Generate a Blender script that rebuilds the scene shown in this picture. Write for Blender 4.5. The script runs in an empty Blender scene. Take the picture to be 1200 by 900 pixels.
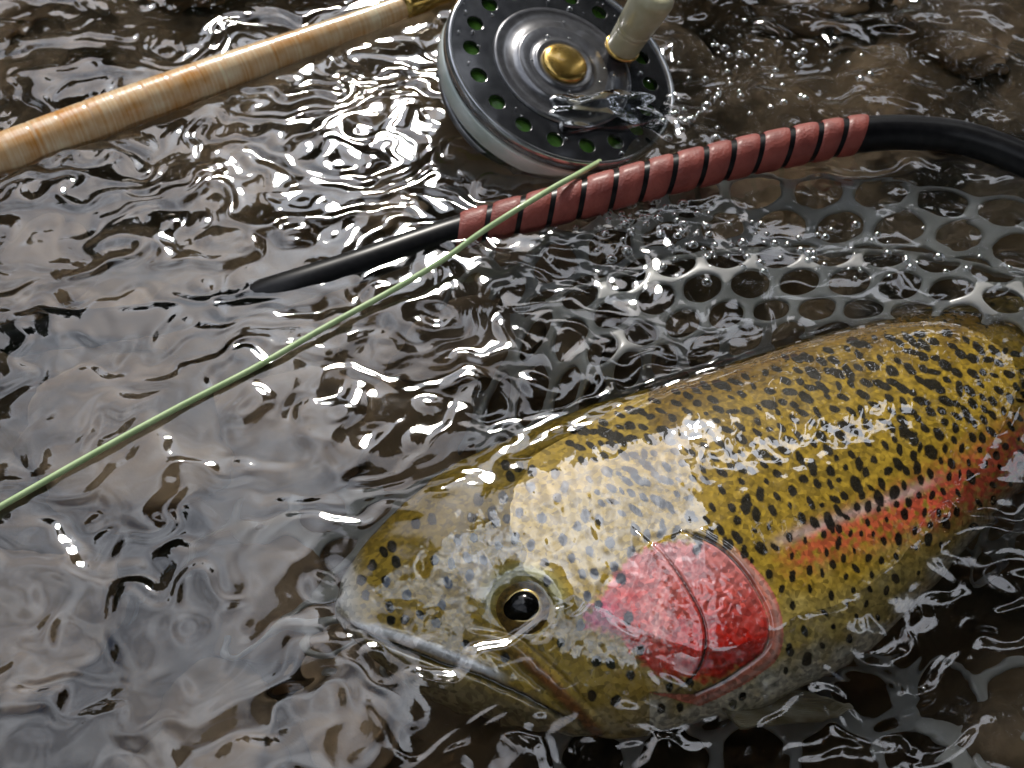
import bpy, bmesh, math, random
import numpy as np
from mathutils import Vector

random.seed(7)
rng = np.random.default_rng(11)
R = math.radians
scn = bpy.context.scene
col = scn.collection

# ------------------------------------------------------------------ camera
ELEV = R(48.0)            # the camera looks down at the stream at this angle
DIST = 0.50
HFOV = R(40.0)
fwd = np.array([0.0, math.cos(ELEV), -math.sin(ELEV)])
rgt = np.array([1.0, 0.0, 0.0])
upv = np.array([0.0, math.sin(ELEV), math.cos(ELEV)])
CAM = -fwd * DIST
FPX = 600.0 / math.tan(HFOV / 2)
cd = bpy.data.cameras.new("camera")
cam = bpy.data.objects.new("camera", cd)
col.objects.link(cam)
cam.location = CAM
cam.rotation_euler = (math.pi / 2 - ELEV, 0, 0)
cd.sensor_width = 36.0
cd.angle = HFOV
cd.clip_start = 0.01
cd.clip_end = 200.0
cd.dof.use_dof = True
cd.dof.focus_distance = 0.47
cd.dof.aperture_fstop = 22.0
scn.camera = cam

# ------------------------------------------------------------------ sky, sun, exposure
SUN_EL, SUN_AZ = R(40.0), R(-5.0)      # azimuth measured from +y towards +x
w = bpy.data.worlds.new("World")
scn.world = w
w.use_nodes = True
nt = w.node_tree
nt.nodes.clear()
wo = nt.nodes.new("ShaderNodeOutputWorld")
bg = nt.nodes.new("ShaderNodeBackground")
sky = nt.nodes.new("ShaderNodeTexSky")
sky.sky_type = 'NISHITA'
sky.sun_disc = False
sky.sun_elevation = SUN_EL
sky.sun_rotation = SUN_AZ
sky.air_density = 1.0
sky.dust_density = 2.0
tc = nt.nodes.new("ShaderNodeTexCoord")
cn = nt.nodes.new("ShaderNodeTexNoise")
cn.inputs["Scale"].default_value = 2.6
cn.inputs["Detail"].default_value = 6
cn.inputs["Roughness"].default_value = 0.55
cr = nt.nodes.new("ShaderNodeValToRGB")
cr.color_ramp.elements[0].position = 0.34
cr.color_ramp.elements[1].position = 0.54
mixc = nt.nodes.new("ShaderNodeMixRGB")
cn2 = nt.nodes.new("ShaderNodeTexNoise")
cn2.inputs["Scale"].default_value = 4.5
cn2.inputs["Detail"].default_value = 5
cr2 = nt.nodes.new("ShaderNodeValToRGB")                  # shaded to sunlit cloud
cr2.color_ramp.elements[0].position = 0.34; cr2.color_ramp.elements[0].color = (.34, .36, .41, 1)
cr2.color_ramp.elements[1].position = 0.60; cr2.color_ramp.elements[1].color = (.94, .98, 1.06, 1)
sc2 = nt.nodes.new("ShaderNodeVectorMath"); sc2.operation = 'SCALE'; sc2.inputs["Scale"].default_value = 1.0
nt.links.new(tc.outputs["Generated"], cn2.inputs["Vector"]); nt.links.new(cn2.outputs["Fac"], cr2.inputs["Fac"])
# clouds scatter light forward: brighter towards the sun
dt = nt.nodes.new("ShaderNodeVectorMath"); dt.operation = 'DOT_PRODUCT'
dt.inputs[1].default_value = (math.sin(SUN_AZ) * math.cos(SUN_EL), math.cos(SUN_AZ) * math.cos(SUN_EL), math.sin(SUN_EL))
nt.links.new(tc.outputs["Generated"], dt.inputs[0])
fw = nt.nodes.new("ShaderNodeMapRange"); fw.interpolation_type = 'SMOOTHSTEP'
fw.inputs["From Min"].default_value = 0.72; fw.inputs["From Max"].default_value = 1.0
fw.inputs["To Min"].default_value = 12.0; fw.inputs["To Max"].default_value = 27.0
nt.links.new(dt.outputs["Value"], fw.inputs["Value"]); nt.links.new(fw.outputs[0], sc2.inputs["Scale"])
nt.links.new(cr2.outputs["Color"], sc2.inputs[0]); nt.links.new(sc2.outputs[0], mixc.inputs[2])
nt.links.new(tc.outputs["Generated"], cn.inputs["Vector"])
nt.links.new(cn.outputs["Fac"], cr.inputs["Fac"])
nt.links.new(cr.outputs["Color"], mixc.inputs[0])
nt.links.new(sky.outputs[0], mixc.inputs[1])
nt.links.new(mixc.outputs[0], bg.inputs["Color"])
bg.inputs["Strength"].default_value = 0.12
nt.links.new(bg.outputs[0], wo.inputs["Surface"])

sl = bpy.data.lights.new("sun", 'SUN')
sl.energy = 2.8
sl.angle = R(6.0)
sl.color = (1.0, 0.95, 0.87)
so = bpy.data.objects.new("sun", sl)
col.objects.link(so)
sd = Vector((math.sin(SUN_AZ) * math.cos(SUN_EL), math.cos(SUN_AZ) * math.cos(SUN_EL), math.sin(SUN_EL)))
so.rotation_euler = sd.to_track_quat('Z', 'Y').to_euler()
so.location = sd * 5

scn.view_settings.view_transform = 'Standard'
scn.view_settings.look = 'None'
scn.view_settings.exposure = 0.25
scn.view_settings.gamma = 1.0
scn.render.engine = 'CYCLES'
cy = scn.cycles
cy.use_denoising = True
cy.max_bounces = 10
cy.diffuse_bounces = 3
cy.glossy_bounces = 4
cy.transmission_bounces = 8
cy.sample_clamp_indirect = 4.0
cy.caustics_reflective = True
cy.caustics_refractive = True
cy.blur_glossy = 0.3

# ------------------------------------------------------------------ helpers
def ray(px, py):
    px = np.asarray(px, float); py = np.asarray(py, float)
    d = fwd + ((px - 600) / FPX)[..., None] * rgt + ((450 - py) / FPX)[..., None] * upv
    return d

def on_z(px, py, z):
    """world point of a picture position on a horizontal plane of height z"""
    d = ray(px, py)
    t = (np.asarray(z) - CAM[2]) / d[..., 2]
    return CAM + d * t[..., None]

def on_plane(px, py, p0, n, off=0.0):
    d = ray(px, py)
    t = ((p0 + 0 * d - CAM) @ n + off) / (d @ n)
    return CAM + d * t[..., None]

def project(P):
    v = np.asarray(P) - CAM
    zc = v @ fwd
    return np.stack([600 + FPX * (v @ rgt) / zc, 450 - FPX * (v @ upv) / zc], -1)

def spline(pts, n, closed=False):
    """Catmull-Rom through pts (k,d), n samples"""
    P = np.asarray(pts, float)
    if closed:
        P = np.vstack([P[-1], P, P[0], P[1]])
    else:
        P = np.vstack([2 * P[0] - P[1], P, 2 * P[-1] - P[-2]])
    k = len(P) - 3
    t = np.linspace(0, k, n, endpoint=not closed)
    i = np.minimum(t.astype(int), k - 1)
    f = (t - i)[:, None]
    a, b, c, d = P[i], P[i + 1], P[i + 2], P[i + 3]
    return 0.5 * (2 * b + (c - a) * f + (2 * a - 5 * b + 4 * c - d) * f ** 2 + (3 * b - a - 3 * c + d) * f ** 3)

def sstep(a, b, x):
    t = np.clip((x - a) / (b - a), 0, 1)
    return t * t * (3 - 2 * t)

def link(o, parent=None):
    col.objects.link(o)
    if parent is not None:
        o.parent = parent
    return o

def mesh_obj(name, verts, faces, mat, parent=None, smooth=True, origin=None):
    V = np.asarray(verts, float)
    if origin is None:
        origin = np.zeros(3)
    V = V - np.asarray(origin)
    me = bpy.data.meshes.new(name)
    F = np.asarray(faces) if not isinstance(faces, list) else faces
    if isinstance(F, np.ndarray) and F.ndim == 2:
        nf, k = F.shape
        me.vertices.add(len(V)); me.vertices.foreach_set("co", V.ravel())
        me.loops.add(nf * k); me.loops.foreach_set("vertex_index", F.ravel().astype(np.int32))
        me.polygons.add(nf)
        me.polygons.foreach_set("loop_start", (np.arange(nf) * k).astype(np.int32))
        me.update(calc_edges=True)
    else:
        me.from_pydata([tuple(v) for v in V], [], [tuple(int(i) for i in f) for f in F])
    me.validate()
    if smooth:
        me.polygons.foreach_set("use_smooth", [True] * len(me.polygons))
    if mat: me.materials.append(mat)
    o = bpy.data.objects.new(name, me)
    return link(o, parent)

def empty(name, loc):
    o = bpy.data.objects.new(name, None)
    o.empty_display_size = 0.02
    o.location = loc
    return link(o)

def tag(o, label=None, cat=None, group=None, kind=None):
    if label: o["label"] = label
    if cat: o["category"] = cat
    if group: o["group"] = group
    if kind: o["kind"] = kind
    return o

def grid_faces(nu, nv, wrap_v=False):
    i = np.arange(nu - 1)[:, None]
    j = np.arange(nv if wrap_v else nv - 1)[None, :]
    j2 = (j + 1) % nv
    a = i * nv + j; b = (i + 1) * nv + j; c = (i + 1) * nv + j2; d = i * nv + j2
    return np.stack([a, b, c, d], -1).reshape(-1, 4)

def tube(path, radius, seg=12, closed=False, cap=True):
    P = np.asarray(path, float); n = len(P)
    rad = np.broadcast_to(np.asarray(radius, float), (n,))
    if closed:
        T = np.roll(P, -1, 0) - np.roll(P, 1, 0)
    else:
        T = np.gradient(P, axis=0)
    T /= np.linalg.norm(T, axis=1)[:, None]
    ref = np.array([0, 0, 1.0])
    N = np.empty_like(P)
    a = np.cross(T[0], ref)
    if np.linalg.norm(a) < 1e-3: a = np.cross(T[0], [1.0, 0, 0])
    N[0] = a / np.linalg.norm(a)
    for k in range(1, n):
        v = N[k - 1] - T[k] * (N[k - 1] @ T[k])
        N[k] = v / np.linalg.norm(v)
    B = np.cross(T, N)
    th = np.linspace(0, 2 * math.pi, seg, endpoint=False)
    V = P[:, None] + rad[:, None, None] * (np.cos(th)[None, :, None] * N[:, None] + np.sin(th)[None, :, None] * B[:, None])
    F = grid_faces(n, seg, True)
    V = V.reshape(-1, 3)
    F = [tuple(f) for f in F]
    if closed:
        for j in range(seg):
            F.append(((n - 1) * seg + j, j, (j + 1) % seg, (n - 1) * seg + (j + 1) % seg))
    elif cap:
        F.append(tuple(range(seg))); F.append(tuple((n - 1) * seg + j for j in range(seg - 1, -1, -1)))
    return V, F

def lathe(profile, base, axis, xdir, seg=48):
    """profile: list of (radius, height along axis)"""
    axis = np.asarray(axis) / np.linalg.norm(axis)
    xdir = xdir - axis * (xdir @ axis); xdir = xdir / np.linalg.norm(xdir)
    ydir = np.cross(axis, xdir)
    pr = np.asarray(profile, float)
    th = np.linspace(0, 2 * math.pi, seg, endpoint=False)
    V = np.asarray(base) + pr[:, 1][:, None, None] * axis + pr[:, 0][:, None, None] * (np.cos(th)[None, :, None] * xdir + np.sin(th)[None, :, None] * ydir)
    return V.reshape(-1, 3), grid_faces(len(pr), seg, True)

# band-limited periodic noise fields (tile of TL metres, TN samples)
TL, TN = 0.64, 1024
_kx = np.fft.fftfreq(TN, TL / TN)
KX, KY = np.meshgrid(_kx, _kx, indexing='ij')
def band(lam, width=0.45, ang=0.0, stretch=1.0, seed=0):
    r = np.random.default_rng(seed)
    c, s = math.cos(ang), math.sin(ang)
    ku = (KX * c + KY * s) * stretch; kv = (-KX * s + KY * c) / stretch
    k = np.hypot(ku, kv) + 1e-9
    flt = np.exp(-0.5 * (np.log(k * lam) / width) ** 2)
    flt[0, 0] = 0
    f = np.fft.ifft2(np.fft.fft2(r.standard_normal((TN, TN))) * flt).real
    return f / f.std()
def samp(f, X, Y):
    u = np.mod(np.asarray(X) / TL, 1.0) * TN; v = np.mod(np.asarray(Y) / TL, 1.0) * TN
    i = np.floor(u).astype(int); j = np.floor(v).astype(int)
    a = u - i; b = v - j
    def wts(t):
        return ((1 - t) ** 3 / 6, (3 * t ** 3 - 6 * t ** 2 + 4) / 6, (-3 * t ** 3 + 3 * t ** 2 + 3 * t + 1) / 6, t ** 3 / 6)
    wa, wb = wts(a), wts(b)
    out = 0
    for p in range(4):
        ii = (i + p - 1) % TN
        for q in range(4):
            out = out + wa[p] * wb[q] * f[ii, (j + q - 1) % TN]
    return out

# ------------------------------------------------------------------ materials
def new_mat(name):
    m = bpy.data.materials.new(name)
    m.use_nodes = True
    nt = m.node_tree
    return m, nt, nt.nodes["Principled BSDF"]

def pset(b, **kw):
    names = {'base': "Base Color", 'rough': "Roughness", 'metal': "Metallic", 'coat': "Coat Weight", 'crough': "Coat Roughness",
             'ior': "IOR", 'spec': "Specular IOR Level", 'trans': "Transmission Weight", 'alpha': "Alpha", 'sss': "Subsurface Weight"}
    for k, v in kw.items():
        if k == 'base': v = (*v, 1)
        b.inputs[names[k]].default_value = v

def noise_mat(name, c1, c2, scale, rough=0.5, bump=0.0, bscale=None, detail=6, dist=0.0, stretch=None, **kw):
    m, nt, b = new_mat(name)
    pset(b, rough=rough, **kw)
    tc = nt.nodes.new("ShaderNodeTexCoord")
    src = tc.outputs["Object"]
    if stretch:
        mp = nt.nodes.new("ShaderNodeMapping"); mp.inputs["Scale"].default_value = stretch
        nt.links.new(src, mp.inputs["Vector"]); src = mp.outputs[0]
    n = nt.nodes.new("ShaderNodeTexNoise")
    n.inputs["Scale"].default_value = scale; n.inputs["Detail"].default_value = detail
    n.inputs["Distortion"].default_value = dist
    r = nt.nodes.new("ShaderNodeValToRGB")
    r.color_ramp.elements[0].position = 0.33; r.color_ramp.elements[1].position = 0.67
    r.color_ramp.elements[0].color = (*c1, 1); r.color_ramp.elements[1].color = (*c2, 1)
    nt.links.new(src, n.inputs["Vector"]); nt.links.new(n.outputs["Fac"], r.inputs["Fac"])
    nt.links.new(r.outputs["Color"], b.inputs["Base Color"])
    if bump:
        n2 = nt.nodes.new("ShaderNodeTexNoise"); n2.inputs["Scale"].default_value = bscale or scale * 3; n2.inputs["Detail"].default_value = 4
        nt.links.new(src, n2.inputs["Vector"])
        bp = nt.nodes.new("ShaderNodeBump"); bp.inputs["Strength"].default_value = bump; bp.inputs["Distance"].default_value = 0.001
        nt.links.new(n2.outputs["Fac"], bp.inputs["Height"]); nt.links.new(bp.outputs[0], b.inputs["Normal"])
    return m

def water_mat(name, gain=2.9, bump=0):
    m = bpy.data.materials.new(name); m.use_nodes = True
    nt = m.node_tree; nt.nodes.clear()
    out = nt.nodes.new("ShaderNodeOutputMaterial")
    mix = nt.nodes.new("ShaderNodeMixShader")
    fr = nt.nodes.new("ShaderNodeFresnel"); fr.inputs["IOR"].default_value = 1.33
    fm = nt.nodes.new("ShaderNodeMath"); fm.operation = 'MULTIPLY'; fm.use_clamp = True; fm.inputs[1].default_value = gain
    rf = nt.nodes.new("ShaderNodeBsdfRefraction"); rf.inputs["IOR"].default_value = 1.27; rf.inputs["Roughness"].default_value = 0.0
    rf.inputs["Color"].default_value = (0.97, 0.985, 0.98, 1)
    gl = nt.nodes.new("ShaderNodeBsdfGlossy"); gl.inputs["Roughness"].default_value = 0.03
    gl.inputs["Color"].default_value = (1, 1, 1, 1)
    nt.links.new(fr.outputs[0], fm.inputs[0]); nt.links.new(fm.outputs[0], mix.inputs[0]); nt.links.new(rf.outputs[0], mix.inputs[1]); nt.links.new(gl.outputs[0], mix.inputs[2])
    nt.links.new(mix.outputs[0], out.inputs["Surface"])
    if bump:
        tc = nt.nodes.new("ShaderNodeTexCoord")
        n = nt.nodes.new("ShaderNodeTexNoise"); n.inputs["Scale"].default_value = 160; n.inputs["Detail"].default_value = 3
        n.inputs["Distortion"].default_value = 1.2
        bp = nt.nodes.new("ShaderNodeBump"); bp.inputs["Strength"].default_value = bump; bp.inputs["Distance"].default_value = 0.0006
        nt.links.new(tc.outputs["Object"], n.inputs["Vector"]); nt.links.new(n.outputs["Fac"], bp.inputs["Height"])
        for q in (fr, rf, gl): nt.links.new(bp.outputs[0], q.inputs["Normal"])
    return m

# ------------------------------------------------------------------ water
# stretched grid: fine where the picture looks, coarse out to the banks
def stretch_axis(lo, hi, step, far, n_far=22):
    core = np.arange(lo, hi + step / 2, step)
    g = np.geomspace(step * 2, 1.0, n_far); g = np.cumsum(g); g = g / g[-1]
    return np.concatenate([lo - (lo + far) * g[::-1], core, hi + (far - hi) * g])

fish_px = []          # filled below, needed by the water for its calm patch

def px_of(X, Y):
    P = np.stack([X, Y, np.zeros_like(X)], -1)
    return project(P)

def water_height(X, Y):
    p = px_of(X, Y)
    u, v = p[..., 0], p[..., 1]
    wx = 0.010 * samp(B_warp1, X, Y) + 0.003 * samp(B_warp3, X, Y)
    wy = 0.010 * samp(B_warp2, X, Y) + 0.003 * samp(B_warp3, X + .11, Y + .2)
    Xw, Yw = X + wx, Y + wy
    h = 0.00050 * samp(B1, X + .5 * wx, Y + .5 * wy)
    h2 = 0.00022 * samp(B2, Xw, Yw)
    rid = samp(B3, Xw, Yw)
    h3 = 0.00009 * rid - 0.00004 * np.abs(rid)
    h4 = 0.000012 * samp(B4, Xw, Yw)
    # rougher in the riffle beyond the rod and beside the net, calmer over the fish's head and the pool at the left
    rough = 0.36 + 0.24 * sstep(560, 300, v) + 0.22 * sstep(330, 120, v) + 0.55 * np.exp(-(((u - 880) / 260) ** 2 + ((v - 250) / 90) ** 2))
    head = np.exp(-(((u - 570) / 170) ** 2 + ((v - 640) / 115) ** 2) ** 1.5)
    pool = np.exp(-(((u - 180) / 260) ** 2 + ((v - 640) / 260) ** 2) ** 1.5)
    spark = np.exp(-(((u - 450) / 150) ** 2 + ((v - 150) / 100) ** 2))
    rough = rough * np.clip(.85 + .55 * samp(B_patch, X, Y), .2, 1.9) * .75 + .8 * spark
    rough = rough + .9 * np.exp(-(((u - 640) / 190) ** 2 + ((v - 860) / 50) ** 2)) + .8 * np.exp(-(((u - 1060) / 170) ** 2 + ((v - 810) / 60) ** 2)) + .8 * np.exp(-(((u - 1120) / 110) ** 2 + ((v - 392) / 28) ** 2))
    calm = 1 - 0.90 * head
    fine = rough * (1 - 0.95 * head) * (1 - 0.55 * pool)
    h = (h + h2 * (.75 + .22 * sstep(420, 200, v) + .35 * spark)) * calm + (h3 + h4) * fine
    return h

B_patch = band(.13, .4, seed=14)
B_warp1 = band(.075, .35, seed=1); B_warp2 = band(.075, .35, seed=2); B_warp3 = band(.022, .35, seed=3)
B1 = band(.095, .45, R(12), 1.6, seed=4); B2 = band(.044, .50, R(12), 1.55, seed=5)
B3 = band(.019, .40, R(18), 1.3, seed=6); B4 = band(.0085, .40, R(10), 1.2, seed=8)

gx = stretch_axis(-0.31, 0.31, 0.00085, 4.0)
gy = stretch_axis(-0.165, 0.285, 0.00085, 4.0)
GX, GY = np.meshgrid(gx, gy, indexing='ij')
GZ = water_height(GX, GY)
edge = sstep(0.6, 0.32, np.maximum(np.abs(GX), np.abs(GY - .05)))
GZ = GZ * edge
water = mesh_obj("water", np.stack([GX, GY, GZ], -1).reshape(-1, 3), grid_faces(len(gx), len(gy)), water_mat("stream_water"))
tag(water, "clear rippled stream water reflecting a broken grey sky", "water", kind="structure")

# ------------------------------------------------------------------ stream bed
def bed_height(X, Y):
    d = -0.105 + 0.016 * samp(K1, X, Y) + 0.008 * samp(K2, X, Y) + 0.003 * np.abs(samp(K3, X, Y))
    return d
K1 = band(.20, .4, seed=21); K2 = band(.07, .4, seed=22); K3 = band(.022, .5, seed=23)
bx_ = stretch_axis(-0.36, 0.36, 0.004, 4.0); by_ = stretch_axis(-0.20, 0.40, 0.004, 4.0)
BX, BY = np.meshgrid(bx_, by_, indexing='ij')
bed_mat = noise_mat("stream_bed_silt", (0.030, 0.022, 0.013), (0.30, 0.205, 0.115), 9, rough=0.8, bump=0.6, bscale=220, detail=9, dist=0.6)
bed = mesh_obj("stream_bed", np.stack([BX, BY, bed_height(BX, BY)], -1).reshape(-1, 3), grid_faces(len(bx_), len(by_)), bed_mat)
tag(bed, "dark brown silty stream bed under the water", "stream bed", kind="structure")

m_stone = noise_mat("river_stone", (.06, .042, .026), (.36, .25, .15), 22, rough=.7, bump=.5, bscale=160, detail=8)
rs = np.random.default_rng(31)
stone_px = [(60, 330, .030), (330, 560, .034), (120, 480, .026), (640, 440, .036), (540, 500, .024), (930, 30, .040), (1110, 110, .034), (810, 20, .030), (230, 860, .034), (60, 800, .028),
            (420, 850, .026), (40, 90, .032), (260, 30, .036), (460, 250, .026), (620, 330, .030), (760, 410, .026), (330, 400, .024), (1080, 40, .028), (170, 610, .038), (330, 720, .030)]
bms = bmesh.new(); bmesh.ops.create_icosphere(bms, subdivisions=4, radius=1)
ico_v = np.array([v.co[:] for v in bms.verts]); ico_f = np.array([[v.index for v in f.verts] for f in bms.faces]); bms.free()
for (a_, b_, r_) in stone_px:
    c_ = on_z(np.array(float(a_)), np.array(float(b_)), np.array(-.085))
    q_ = rs.uniform(0, 9, 3)
    k_ = ico_v * (1 + .13 * np.sin(ico_v[:, [0]] * 2.6 + q_[0]) + .10 * np.sin(ico_v[:, [1]] * 3.7 + q_[1]) + .05 * np.sin(ico_v @ [4, 5, 6.] + q_[2])[:, None])
    an_ = rs.uniform(0, 3.1); cs_, sn_ = math.cos(an_), math.sin(an_)
    k_ = k_ * [r_ * rs.uniform(1, 1.3), r_ * rs.uniform(.75, 1), r_ * .55]
    k_ = np.stack([k_[:, 0] * cs_ - k_[:, 1] * sn_, k_[:, 0] * sn_ + k_[:, 1] * cs_, k_[:, 2]], -1)
    zb = float(bed_height(np.array([c_[0]]), np.array([c_[1]]))[0])
    st_ = mesh_obj("river_stone", k_, ico_f, m_stone)
    st_.location = (c_[0], c_[1], zb + r_ * .22)
    tag(st_, "rounded brown stone lying on the stream bed under the ripples", "stone", "stones on the stream bed")

# ------------------------------------------------------------------ trout
FN_EL = R(86.0)                                   # the flank faces up and towards the camera
fn = np.array([0.10, -math.cos(FN_EL), math.sin(FN_EL)]); fn /= np.linalg.norm(fn)
FP0 = on_z(np.array(800.), np.array(680.), np.array(-0.0180))
stations = [  # dorsal outline, belly outline, half thickness (m), sideways bend of the spine (m)
    ((394, 724), (394, 738), .0030, -.0150),
    ((402, 693), (412, 758), .0085, -.0145),
    ((432, 648), (450, 792), .0140, -.0145),
    ((475, 604), (520, 836), .0185, -.0135),
    ((530, 560), (592, 856), .0218, -.0118),
    ((600, 527), (672, 872), .0245, -.0085),
    ((680, 496), (760, 870), .0268, -.0045),
    ((770, 466), (848, 846), .0290, .0018),
    ((860, 438), (932, 816), .0300, .0036),
    ((950, 410), (1012, 772), .0305, .0040),
    ((1050, 390), (1082, 708), .0300, .0035),
    ((1135, 392), (1144, 638), .0275, .0010),
    ((1215, 424), (1208, 574), .0230, -.0040),
    ((1310, 440), (1300, 552), .0185, -.0110),
    ((1440, 452), (1436, 546), .0125, -.0200),
    ((1560, 452), (1560, 534), .0075, -.0290),
    ((1630, 446), (1636, 540), .0030, -.0340),
]
ST = np.array([(*a, *b, c, d) for a, b, c, d in stations], float)
NS, NT = 820, 330          # along the body, over the near flank
NB = 90                    # over the far flank
sp = spline(ST, 4000)
mid = (sp[:, 0:2] + sp[:, 2:4]) / 2
seglen = np.hypot(*np.gradient(mid, axis=0).T)
dens = np.where(mid[:, 0] < 1230, 1.0, 0.35)
cum = np.cumsum(seglen * dens); cum = (cum - cum[0]) / (cum[-1] - cum[0])
si = np.interp(np.linspace(0, 1, NS), cum, np.arange(4000))
S = np.stack([np.interp(si, np.arange(4000), sp[:, k]) for k in range(6)], -1)
Dp = on_plane(S[:, 0], S[:, 1], FP0, fn, S[:, 5]); Vp = on_plane(S[:, 2], S[:, 3], FP0, fn, S[:, 5])
Mp = (Dp + Vp) / 2; Hp = (Dp - Vp) / 2
Wd = np.maximum(S[:, 4], .0015)

def flank(theta, side):
    c, s = np.cos(theta), np.sin(theta)
    # fuller towards the belly, flatter across the flank
    prof = np.sign(s) * np.abs(s) ** 0.86
    return Mp[:, None] + Hp[:, None] * c[None, :, None] + side * fn * (Wd[:, None] * prof[None])[..., None]

# surface samples concentrated on the near flank
thn = np.linspace(0, math.pi, NT)
near = flank(thn, 1.0)
PXY = project(near)                     # where each piece of skin is seen: used to lay out markings
U, Vv = PXY[..., 0], PXY[..., 1]

def seg_dist(u, v, pts):
    """distance to a polyline and signed side (positive = left of travel in picture space)"""
    best = np.full(u.shape, 1e9); sgn = np.zeros(u.shape); par = np.zeros(u.shape)
    pts = np.asarray(pts, float)
    L = np.concatenate([[0], np.cumsum(np.hypot(*np.diff(pts, axis=0).T))])
    for k in range(len(pts) - 1):
        a, b = pts[k], pts[k + 1]; d = b - a; l2 = d @ d
        t = np.clip(((u - a[0]) * d[0] + (v - a[1]) * d[1]) / l2, 0, 1)
        du, dv = u - a[0] - t * d[0], v - a[1] - t * d[1]
        dist = np.hypot(du, dv)
        cr = d[0] * (v - a[1]) - d[1] * (u - a[0])
        m = dist < best
        best = np.where(m, dist, best); sgn = np.where(m, np.sign(cr), sgn); par = np.where(m, (L[k] + t * math.sqrt(l2)) / L[-1], par)
    return best, sgn, par

def inside(u, v, poly):
    poly = np.asarray(poly, float); n = len(poly)
    r = np.zeros(u.shape, bool)
    for k in range(n):
        a, b = poly[k], poly[(k + 1) % n]
        cond = ((a[1] > v) != (b[1] > v))
        with np.errstate(divide='ignore', invalid='ignore'):
            xi = (b[0] - a[0]) * (v - a[1]) / (b[1] - a[1] + 1e-12) + a[0]
        r ^= cond & (u < xi)
    return r

PX0 = 0.00030            # metres a picture pixel spans on the flank
preop = spline([(757, 632), (777, 650), (795, 674), (812, 702), (824, 728), (827, 756), (818, 785), (800, 806), (782, 818)], 40)
oper = spline([(800, 622), (830, 634), (853, 650), (873, 672), (889, 697), (900, 722), (902, 746), (893, 766), (872, 784), (845, 803), (815, 818)], 50)
membr = spline([(826, 618), (858, 638), (884, 664), (905, 692), (916, 722), (917, 750), (908, 776), (885, 797), (855, 815), (820, 834)], 50)
mouth = spline([(394, 732), (425, 750), (470, 768), (520, 786), (570, 803), (620, 828), (670, 858)], 40)
lip_hi = spline([(405, 738), (437, 745), (480, 757), (530, 775), (575, 794), (600, 806)], 30)
maxil = spline([(540, 748), (592, 760), (625, 785), (660, 820), (700, 868)], 30)
EYE = np.array([614.0, 713.0])
nz = lambda lam, seed, k=1.0: samp(band(lam, .5, seed=seed), U * PX0 * k, Vv * PX0 * k)

rel = np.zeros(U.shape)          # relief in metres along the skin normal
d_po, s_po, t_po = seg_dist(U, Vv, preop)
d_op, s_op, t_op = seg_dist(U, Vv, oper)
d_me, s_me, t_me = seg_dist(U, Vv, membr)
in_op = inside(U, Vv, np.vstack([oper, [(760, 815), (735, 740), (740, 650)]]))
in_me = inside(U, Vv, np.vstack([membr, [(760, 815), (735, 740), (740, 650)]]))
rel += 0.0011 * in_op * sstep(0, 5, d_op) * sstep(0, 90, U - 730)
rel += 0.0004 * in_me * sstep(0, 6, d_me) * sstep(0, 90, U - 740)
rel -= 0.0007 * np.exp(-(d_po / 1.7) ** 2) * sstep(.05, .22, t_po) * sstep(1, .85, t_po)
rel += 0.0007 * np.exp(-(np.maximum(d_po - 2, 0) / 14) ** 2) * (s_po > 0)
rel -= 0.0012 * np.exp(-(d_op / 2.0) ** 2) * sstep(0, .06, t_op)
# wrinkles across the gill plate
wr = np.sin((U * 0.42 + Vv * 0.90) * 0.62 + 2.2 * nz(.008, 31)) * np.exp(-(((U - 846) / 34) ** 2 + ((Vv - 700) / 26) ** 2) ** 1.3)
rel += 0.00022 * wr
rel += 0.00004 * nz(.0035, 33) * in_op
# eye socket
de = np.hypot((U - EYE[0]), (Vv - EYE[1]))
rel += 0.0011 * np.exp(-((de - 43) / 13) ** 2) * (0.75 + 0.25 * (-(Vv - EYE[1]) / np.maximum(de, 1)))
rel -= 0.0030 * np.exp(-(de / 26) ** 4)
# mouth
d_mo, s_mo, t_mo = seg_dist(U, Vv, mouth)
rel -= 0.0026 * np.exp(-(d_mo / 4.0) ** 2) * sstep(0, .04, t_mo)
d_li, s_li, t_li = seg_dist(U, Vv, lip_hi)
rel += 0.0012 * np.exp(-(d_li / 8.0) ** 2) * sstep(1.0, .8, t_li)
d_mx, s_mx, t_mx = seg_dist(U, Vv, maxil)
rel += 0.0016 * np.exp(-(d_mx / 9.0) ** 4) * sstep(0, .15, t_mx)
rel -= 0.0010 * np.exp(-((d_mx - 14) / 3.0) ** 2) * sstep(.1, .3, t_mx)
# nostril
dn = np.hypot((U - 496) / 1.0, (Vv - 668) / 1.6)
rel -= 0.0012 * np.exp(-(dn / 6) ** 2)
rel += 0.00006 * nz(.012, 35) + 0.000012 * nz(.004, 36)

tn = np.gradient(near, axis=0); tt = np.gradient(near, axis=1)
nn = np.cross(tn, tt); nn /= (np.linalg.norm(nn, axis=-1, keepdims=True) + 1e-12)
nn *= np.sign((nn[:, NT // 2] @ fn).mean())
fade = np.sin(thn) ** .5
near2 = near + nn * (rel * fade)[..., None]
thb = np.linspace(math.pi, 2 * math.pi, NB + 2)[1:-1]
idx = np.clip(((2 * math.pi - thb) / math.pi * (NT - 1)).round().astype(int), 0, NT - 1)
back = flank(2 * math.pi - thb, -1.0)
body_v = np.concatenate([near2, back], 1)

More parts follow.
